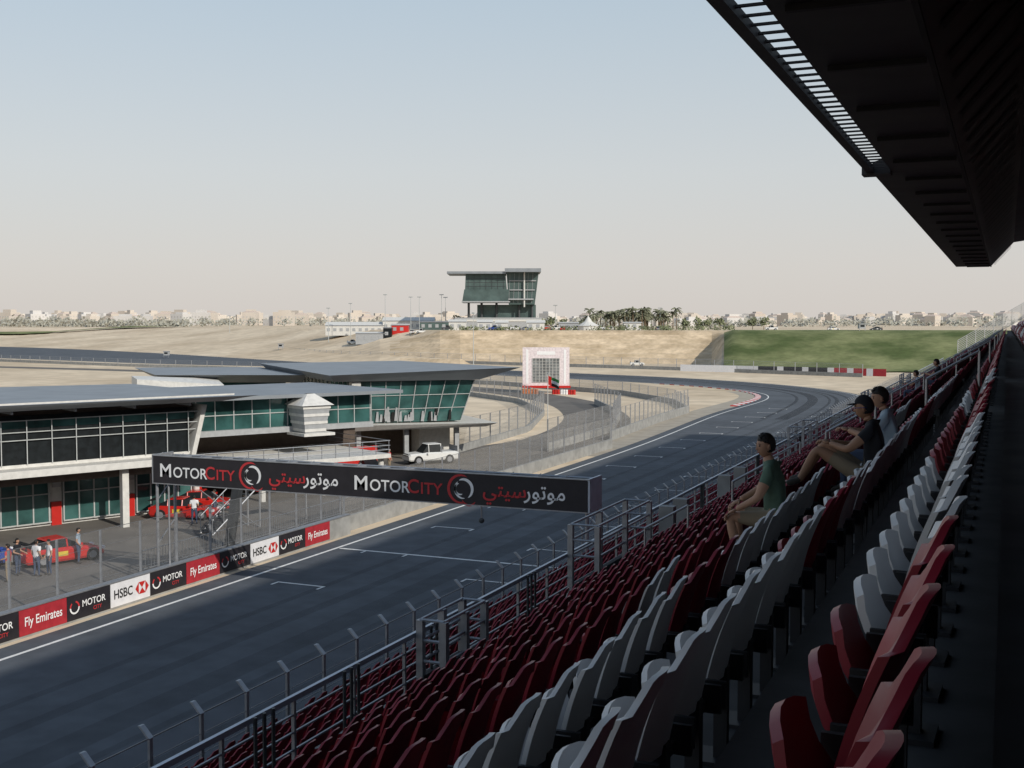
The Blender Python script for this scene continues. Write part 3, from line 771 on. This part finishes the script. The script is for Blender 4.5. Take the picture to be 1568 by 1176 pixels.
person('seated_man',spec(rowx(1)-.22,11.9,z1-.04),J,dict(shirt='sh_dark',pants='khaki',short=.7,sleeve=.5),head_dir=(.95,.1,-.15),cap=True,scale=.96,skin='skin2')
J2=dict(J); J2.update(knL=(.46,.16,.52),anL=(.44,.17,.14),toL=(.58,.18,.06),knR=(.46,-.16,.52),anR=(.50,-.17,.14),toR=(.64,-.18,.06))
person('seated_man',spec(rowx(1)-.20,13.2,z1-.02),J2,dict(shirt='sh_blue',pants='jeans',sleeve=.6),head_dir=(.9,.4,-.1),scale=.97)
person('seated_man',spec(rowx(2)-.25,41,z2),J2,dict(shirt='sh_dark',pants='jeans',sleeve=.6))
person('seated_man',spec(rowx(3)-.25,44,rowz(3)),J2,dict(shirt='sh_blue',pants='jeans',sleeve=.6))
for x,y,a,sh,h in((-42.6,39.2,200,'sh_red',1.),(-42.2,40.5,90,'sh_white',1.),(-41.9,41.0,250,'sh_white',.97),(-42.6,43.6,30,'sh_blue',1.02),(-43.3,40.4,10,'sh_dark',1.),
                  (-44.6,55.0,120,'sh_white',1.),(-45.1,57.6,200,'sh_dark',.98),(-46.5,82.0,0,'sh_red',1.)):
    person('standing_man',frame(x,y,a),standing(h,random.choice([0,.15])),dict(shirt=sh,pants='jeans' if sh!='sh_red' else 'khaki',sleeve=.6))

# ---------------------------------------------------------------- flag pole, scoreboard, masts
b=MB('flag_pole'); b.tube((-40,101,0),(-40,101,7.3),.06,'wallwhite',8,.035); b.ball((-40,101,7.35),(.08,.08,.08),'steel')
def fl(u,v): return (-40+.05+1.35*u*.9,101+.12*math.sin(u*5)-.2*u,7.15-.85*v-.45*u-.04*math.sin(u*6))
for i in range(8):
    for j,k in enumerate(('green','banner_white','black')):
        if i<2: k='red'
        b.poly([fl(i/8,j/3),fl(i/8,(j+1)/3),fl((i+1)/8,(j+1)/3),fl((i+1)/8,j/3)],k)
b.build()
b=MB('scoreboard'); b.M=frame(-74,186,22,.0)
for x in(-3,3): b.box(x-.2,.1,0,x+.2,.5,2,'steel')
b.box(-4.1,0,1.3,4.1,.6,8.0,'pinkwhite'); b.box(-2.4,-.05,1.9,2.4,0,6.1,'boardgrey')
for i in range(9): b.box(-2.4+i*.59,-.09,1.9,-2.33+i*.59,-.052,6.1,'wallwhite')
for i in range(9): b.box(-2.4,-.13,1.9+i*.52,2.4,-.092,1.95+i*.52,'wallwhite')
for x in(-3.5,3.1): b.box(x,-.04,1.6,x+.4,0,7.6,'ink_white')
b.box(-1.6,-.04,6.7,1.6,0,7.3,'ink_white'); b.box(-4.3,-.3,.9,4.3,.7,1.3,'red')
b.build()
b=MB('tyre_barrier')
for i,(x,k) in enumerate(((-77,'orange'),(-75.5,'orange'),(-71.5,'red'),(-70,'ink_white'),(-68.7,'red'))):
    for q in range(3): 
        for z in range(3): b.tube((x+.45*q,183+.1*i,.28*z+.02),(x+.45*q,183+.1*i,.28*z+.27),.28,k,10)
b.build()
for x,y,h in((-142,300,15),): 
    b=MB('camera_mast'); b.tube((x,y,terr(x,y)),(x,y,h),.14,'frame',6,.08); b.box(x-.4,y-.3,h,x+.4,y+.3,h+.5,'frame'); b.build()
b=MB('advertising_wall')
P=[(-77,287),(-68,285.5),(-58,284),(-50,283),(-42,281),(-34,279),(-25,276)]
pts=resample(catmull(P,6),1.6)
for i in range(len(pts)-1):
    x=pts[i][0]
    if x<-57: k='banner_white'
    elif x<-38: k='banner_black' if i%4 else 'banner_white'
    else: k='banner_red' if i%3 else 'banner_white'
    a=pts[i];c=pts[i+1]; t=1.7
    b.hexa([(a[0],a[1],0),(c[0],c[1],0),(c[0],c[1]+.3,0),(a[0],a[1]+.3,0)],[(a[0],a[1],t),(c[0],c[1],t),(c[0],c[1]+.3,t),(a[0],a[1]+.3,t)],k)
b.build()

# ---------------------------------------------------------------- club building on the plateau
tb=MB('clubhouse_tower'); tb.M=frame(-172,386,23.4,10)
X=lambda u:(u-770)*.24
Z=lambda v:(505-v)*.24
def slab(u0,u1,v0,v1,y0,y1,k,u0b=None,u1b=None):
    u0b=u0 if u0b is None else u0b;u1b=u1 if u1b is None else u1b
    tb.hexa([(X(u0b),y0,Z(v1)),(X(u1b),y0,Z(v1)),(X(u1b),y1,Z(v1)),(X(u0b),y1,Z(v1))],[(X(u0),y0,Z(v0)),(X(u1),y0,Z(v0)),(X(u1),y1,Z(v0)),(X(u0),y1,Z(v0))],k)
slab(718,779,420,443,-1,14,'glass_hazed',717,781)
slab(716,785,443.1,461,-2.2,14,'glass_hazed',713,783)
slab(690,780,416,419.5,-4,16,'roofgrey'); slab(778,833,411.5,417,-5,16,'roofgrey')
slab(780.5,830,417,466,0,14,'glass_hazed',784,824)
slab(784,826,429,430.5,-.6,0,'wallgrey'); slab(784,824,443,444.5,-.6,0,'wallgrey'); slab(783,822,457,459,-1.6,0,'wallgrey')
for u in range(784,826,7): tb.tube((X(u+2),-.1,Z(418)),(X(u),-.1,Z(464)),.08,'wallgrey',4)
slab(807,809,417,470,-1.2,-.7,'wallwhite')
for u in range(722,780,9): tb.tube((X(u),-1.05,Z(421)),(X(u),-1.05,Z(443)),.08,'steel_dark',4)
for v in(426,432,438): slab(719,779,v,v+.6,-1.08,-1.0,'steel_dark')
slab(712,786,461.1,463,-3,14,'wallgrey')
for u in(722,742,765,800,820): tb.tube((X(u),3,0),(X(u),3,Z(463)),.45,'steel_dark',8)
slab(735,826,466.1,486,4,13,'glass_hazed'); slab(700,835,486,506,2,16,'wallgrey'); slab(700,835,489,492,1.8,2,'wallwhite')
tb.build()

def at(u,Dp,dz=0):
    Lr=Dp*(u-784)/1750; x=-.397*Dp+.918*Lr; y=.918*Dp+.397*Lr; return x,y
def gable(name,u,Dp,w,d,h,hr,kw,kr,ang=23.4):
    x,y=at(u,Dp); b=MB(name); b.M=frame(x,y,ang,terr(x,y))
    b.box(-w/2,0,-.8,w/2,d,h,kw)
    b.add([(-w/2-.3,-.3,h),(w/2+.3,-.3,h),(w/2+.3,d+.3,h),(-w/2-.3,d+.3,h),(-w/2-.3,d/2,h+hr),(w/2+.3,d/2,h+hr)],[(0,1,5,4),(2,3,4,5),(0,4,3),(1,2,5),(0,3,2,1)],kr)
    n=int(w/2.5)
    for i in range(n): b.box(-w/2+.6+i*2.5,-.06,.9,-w/2+1.8+i*2.5,0,min(2.1,h-.3),'wallgrey')
    b.box(-w/2,-.1,h-.25,w/2,-.001,h-.05,'steel'); return b.build()
gable('site_cabin',568,408,11,6,3.2,.5,'wallgrey','wallwhite'); gable('site_cabin',612,412,6,5,3.0,.4,'red','wallwhite')
gable('site_cabin',593,408,3,3,3.6,.1,'glassdark','wallgrey'); gable('marquee',545,450,24,9,3.2,1.4,'wallwhite','wallwhite'); gable('marquee',625,450,20,9,3.5,1.4,'wallwhite','wallwhite')
gable('site_cabin',968,400,6,4,2.6,.3,'wallwhite','wallwhite'); gable('site_cabin',870,410,7,4,2.6,.3,'wallgrey','wallwhite')
gable('site_cabin',668,415,12,5,3,.2,'glass_hazed','wallgrey'); gable('marquee',700,402,6,5,3.0,.8,'wallwhite','wallwhite')
gable('marquee',742,392,5,5,2.8,.9,'wallwhite','wallwhite'); gable('marquee',768,392,4,4,2.6,.9,'wallwhite','wallwhite'); gable('marquee',820,392,6,5,2.6,.9,'wallwhite','wallwhite')
x,y=at(900,398); b=MB('peaked_tent'); b.M=frame(x,y,23.4,terr(x,y))
n=12
for r0,z0,r1,z1 in((3.6,0,3.6,1.6),(3.9,1.5,1.5,2.9),(1.5,2.9,.15,4.9)):
    vs=[];
    for r,z in((r0,z0),(r1,z1)):
        for i in range(n): vs.append((r*math.cos(i*6.283/n),r*math.sin(i*6.283/n),z))
    b.add(vs,[(i,(i+1)%n,n+(i+1)%n,n+i) for i in range(n)],'wallwhite')
b.build()
for u,Dp,k,kd in((645,400,'carwhite','pick'),(685,396,'steel_dark','pick'),(722,391,'carwhite','coupe'),(757,391,'carblue','pick'),(790,392,'carwhite','pick'),(806,391,'steel','coupe'),(838,398,'carred','pick'),(850,401,'carwhite','pick'),(862,396,'carred','coupe'),(884,404,'carwhite','pick'),(918,398,'carwhite','pick'),(935,399,'carwhite','coupe'),(632,404,'carwhite','coupe'),(540,416,'carwhite','pick'),(1008,400,'steel','coupe'),(1340,380,'steel_dark','coupe'),(1180,385,'carwhite','pick'),(1275,390,'carwhite','coupe')):
    x,y=at(u,Dp); car('parked_car',x,y,random.choice([20,30,200,100]),k,z=terr(x,y),kind=kd)
x,y=at(975,330); car('parked_car',x,y,25,'carwhite',z=terr(x,y),kind='pick')
for u,Dp,h in((503,440,13),(537,440,13),(590,430,13),(629,425,12),(642,425,12),(676,430,13),(682,430,12),(850,430,9),(352,600,9),(1010,430,8)):
    x,y=at(u,Dp); z=terr(x,y); b=MB('street_lamp'); b.tube((x,y,z),(x,y,z+h),.14,'frame',6,.08); b.box(x-.8,y-.2,z+h,x+.8,y+.2,z+h+.3,'frame'); b.build()  # posts in a lightened tone, haze put into the colour
for u,v in((430,545),(255,548),(1318,560)):
    x,y=at(u,21000/(v-497) if v>520 else 420); z=terr(x,y); b=MB('marshal_post'); b.M=frame(x,y,23.4,z)
    b.box(-.9,-.8,.9,.9,.8,2.3,'wallgrey'); b.box(-1.1,-1.,2.3,1.1,1.,2.45,'wallgrey'); b.box(-.6,-.84,1.4,.6,-.8,2.0,'glassdark')
    for sx in(-.8,.8): b.box(sx-.06,-.7,0,sx+.06,-.6,.9,'steel')
    b.build()

# ---------------------------------------------------------------- vegetation
def clump(b,c,r,n,k,sz):
    for _ in range(n):
        while True:
            p=Vector((random.uniform(-1,1),random.uniform(-1,1),random.uniform(-1,1)))
            if .25<p.length<1: break
        p=Vector((c[0]+p.x*r[0],c[1]+p.y*r[1],c[2]+p.z*r[2]))
        a=Vector((random.gauss(0,1),random.gauss(0,1),random.gauss(0,1))).normalized(); d=a.orthogonal().normalized(); s=sz*random.uniform(.5,1.2)
        b.poly([p,p+a*s,p+a*s+d*s*.7,p+d*s*.7],k)
def tree(b,x,y,h,k='leaf',sz=.5):
    z=terr(x,y); b.tube((x,y,z),(x,y,z+h*.45),.14,'trunk',5,.08)
    for _ in range(4):
        a=random.uniform(0,6.28); q=(x+math.cos(a)*h*.25,y+math.sin(a)*h*.25,z+h*random.uniform(.45,.7)); b.tube((x,y,z+h*.35),q,.06,'trunk',4,.03)
        clump(b,q,(h*.27,h*.27,h*.2),28,k,sz)
    clump(b,(x,y,z+h*.72),(h*.3,h*.3,h*.25),36,k,sz)
def palm(b,x,y,h):
    z=terr(x,y); lx=random.uniform(-.3,.3); b.path([(x,y,z),(x+lx*.5,y,z+h*.5),(x+lx,y,z+h)],[.25,.18,.16],'trunk',6)
    for i in range(15):
        a=i*2.4+random.uniform(-.2,.2); e=random.uniform(-.3,1.1); ln=random.uniform(1.9,2.7)
        pr=None
        for t in range(6):
            t/=5; rr=ln*t*math.cos(e*.6); zz=z+h+ln*t*math.sin(e)-1.5*t*t
            p=Vector((x+lx+math.cos(a)*rr,y+math.sin(a)*rr,zz)); 
            if pr is not None:
                sd=Vector((-math.sin(a),math.cos(a),0))*(.55*(1-t*.5)); dn=Vector((0,0,-.3))
                b.poly([pr,p,p+sd+dn,pr+sd*.9+dn],'palmleaf'); b.poly([pr,pr-sd*.9+dn,p-sd+dn,p],'palmleaf')
            pr=p
b=MB('palm_trees')
for _ in range(58):
    u=random.triangular(868,1045,985); x,y=at(u,random.uniform(415,455)); palm(b,x,y,random.uniform(4.5,8.) if u>900 else random.uniform(2,4))
b.build()
b=MB('shrubs')
for _ in range(70):
    u=random.uniform(860,1120); x,y=at(u,random.uniform(388,412)); clump(b,(x,y,terr(x,y)+.6),(1.8,1.6,1.1),22,'leaf',.6)
for _ in range(50):
    u=random.uniform(690,860); x,y=at(u,random.uniform(388,394)); clump(b,(x,y,terr(x,y)+.5),(1.4,1.2,.9),16,'leaf',.5)
b.build()
b=MB('garden_trees')
for u in(700,712,722,738,752,836,845,858,1050,1068,1085,1105,1150,1165): 
    x,y=at(u+random.uniform(-4,4),random.uniform(425,450)); tree(b,x,y,random.uniform(4,6.5),sz=.7)
b.build()
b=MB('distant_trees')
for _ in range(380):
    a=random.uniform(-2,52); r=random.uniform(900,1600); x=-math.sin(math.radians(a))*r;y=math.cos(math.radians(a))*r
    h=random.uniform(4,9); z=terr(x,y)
    for q in range(3): clump(b,(x+random.uniform(-5,5),y+random.uniform(-5,5),z+h*.5),(h*.7,h*.7,h*.5),14,'leaf_hazed',2.)
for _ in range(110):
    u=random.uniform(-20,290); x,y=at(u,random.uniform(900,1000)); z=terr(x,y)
    clump(b,(x,y,z+2),(9,4,3.4),30,'leaf_hazed',1.8)
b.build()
b=MB('distant_town')
for _ in range(620):
    a=random.uniform(-3,55); r=random.uniform(1100,2300); x=-math.sin(math.radians(a))*r;y=math.cos(math.radians(a))*r
    w=random.uniform(8,20);d=random.uniform(8,15);h=random.choice([6,8,9,11,13]); b.M=frame(x,y,random.choice([0,20,45,70]),terr(x,y))
    k=random.choice(['town_hazed','town_hazed','town2_hazed']); b.box(-w/2,-d/2,0,w/2,d/2,h,k); b.box(-w/4,-d/4,h,w/3,d/3,h+random.uniform(1.5,3.5),k)
    if random.random()<.3: b.hexa([(-w/2,-d/2,h),(w/2,-d/2,h),(w/2,d/2,h),(-w/2,d/2,h)],[(-w/8,-d/8,h+2.5),(w/8,-d/8,h+2.5),(w/8,d/8,h+2.5),(-w/8,d/8,h+2.5)],'townroof_hazed')
    for fl_ in range(int(h//3.3)):
        for q in range(int(w/3.5)):
            b.box(-w/2+1+q*3.5,-d/2-.08,1+fl_*3.3,-w/2+2.4+q*3.5,-d/2,2.5+fl_*3.3,'townwin_hazed')
b.M=Matrix.Identity(4); b.build()

# ---------------------------------------------------------------- light, sky, camera
el=math.radians(30); s=Vector((.9,-.43,0)).normalized()*math.cos(el); s.z=math.sin(el)
su=bpy.data.lights.new('sun','SUN'); su.energy=3.5; su.angle=math.radians(.8); su.color=(1,.94,.84)
so=bpy.data.objects.new('sun',su); COL.objects.link(so); so.rotation_euler=s.to_track_quat('Z','Y').to_euler(); so.location=(30,-30,60)
w=bpy.data.worlds.new('World'); S.world=w; w.use_nodes=True; nt=w.node_tree; bg=nt.nodes['Background']
sk=nt.nodes.new('ShaderNodeTexSky'); sk.sky_type='NISHITA'; sk.sun_disc=False; sk.sun_elevation=el; sk.sun_rotation=math.atan2(s.x,s.y)
sk.air_density=1.0; sk.dust_density=1.5; sk.ozone_density=1.; sk.altitude=0
STR=.12
tc=nt.nodes.new('ShaderNodeTexCoord'); sp=nt.nodes.new('ShaderNodeSeparateXYZ'); nt.links.new(tc.outputs['Generated'],sp.inputs[0])
cr=nt.nodes.new('ShaderNodeValToRGB'); e=cr.color_ramp.elements
e[0].position=0; e[0].color=(.655,.61,.57,1); e[1].position=1; e[1].color=(.26,.39,.56,1)
for p,c in((.05,(.67,.64,.61)),(.13,(.65,.665,.665)),(.28,(.54,.635,.70)),(.45,(.42,.54,.66))):
    q=e.new(p); q.color=(*c,1)
nt.links.new(sp.outputs['Z'],cr.inputs['Fac'])
mu=nt.nodes.new('ShaderNodeMix'); mu.data_type='RGBA'; mu.blend_type='MULTIPLY'; mu.inputs[0].default_value=1
nt.links.new(cr.outputs['Color'],mu.inputs[6]); mu.inputs[7].default_value=(1/STR,1/STR,1/STR,1)
fr=nt.nodes.new('ShaderNodeMapRange'); fr.inputs[1].default_value=0; fr.inputs[2].default_value=.8; fr.inputs[3].default_value=.96; fr.inputs[4].default_value=.4
nt.links.new(sp.outputs['Z'],fr.inputs[0])
mx=nt.nodes.new('ShaderNodeMix'); mx.data_type='RGBA'; nt.links.new(fr.outputs[0],mx.inputs[0]); nt.links.new(sk.outputs[0],mx.inputs[6]); nt.links.new(mu.outputs[2],mx.inputs[7])
nt.links.new(mx.outputs[2],bg.inputs['Color']); bg.inputs['Strength'].default_value=STR
cd=bpy.data.cameras.new('camera'); cd.lens=40.2; cd.sensor_width=36; cd.clip_end=12000; cd.clip_start=.05
co=bpy.data.objects.new('camera',cd); COL.objects.link(co); co.location=(0,0,12); co.rotation_euler=(math.radians(87.02),0,math.radians(23.4))
S.camera=co
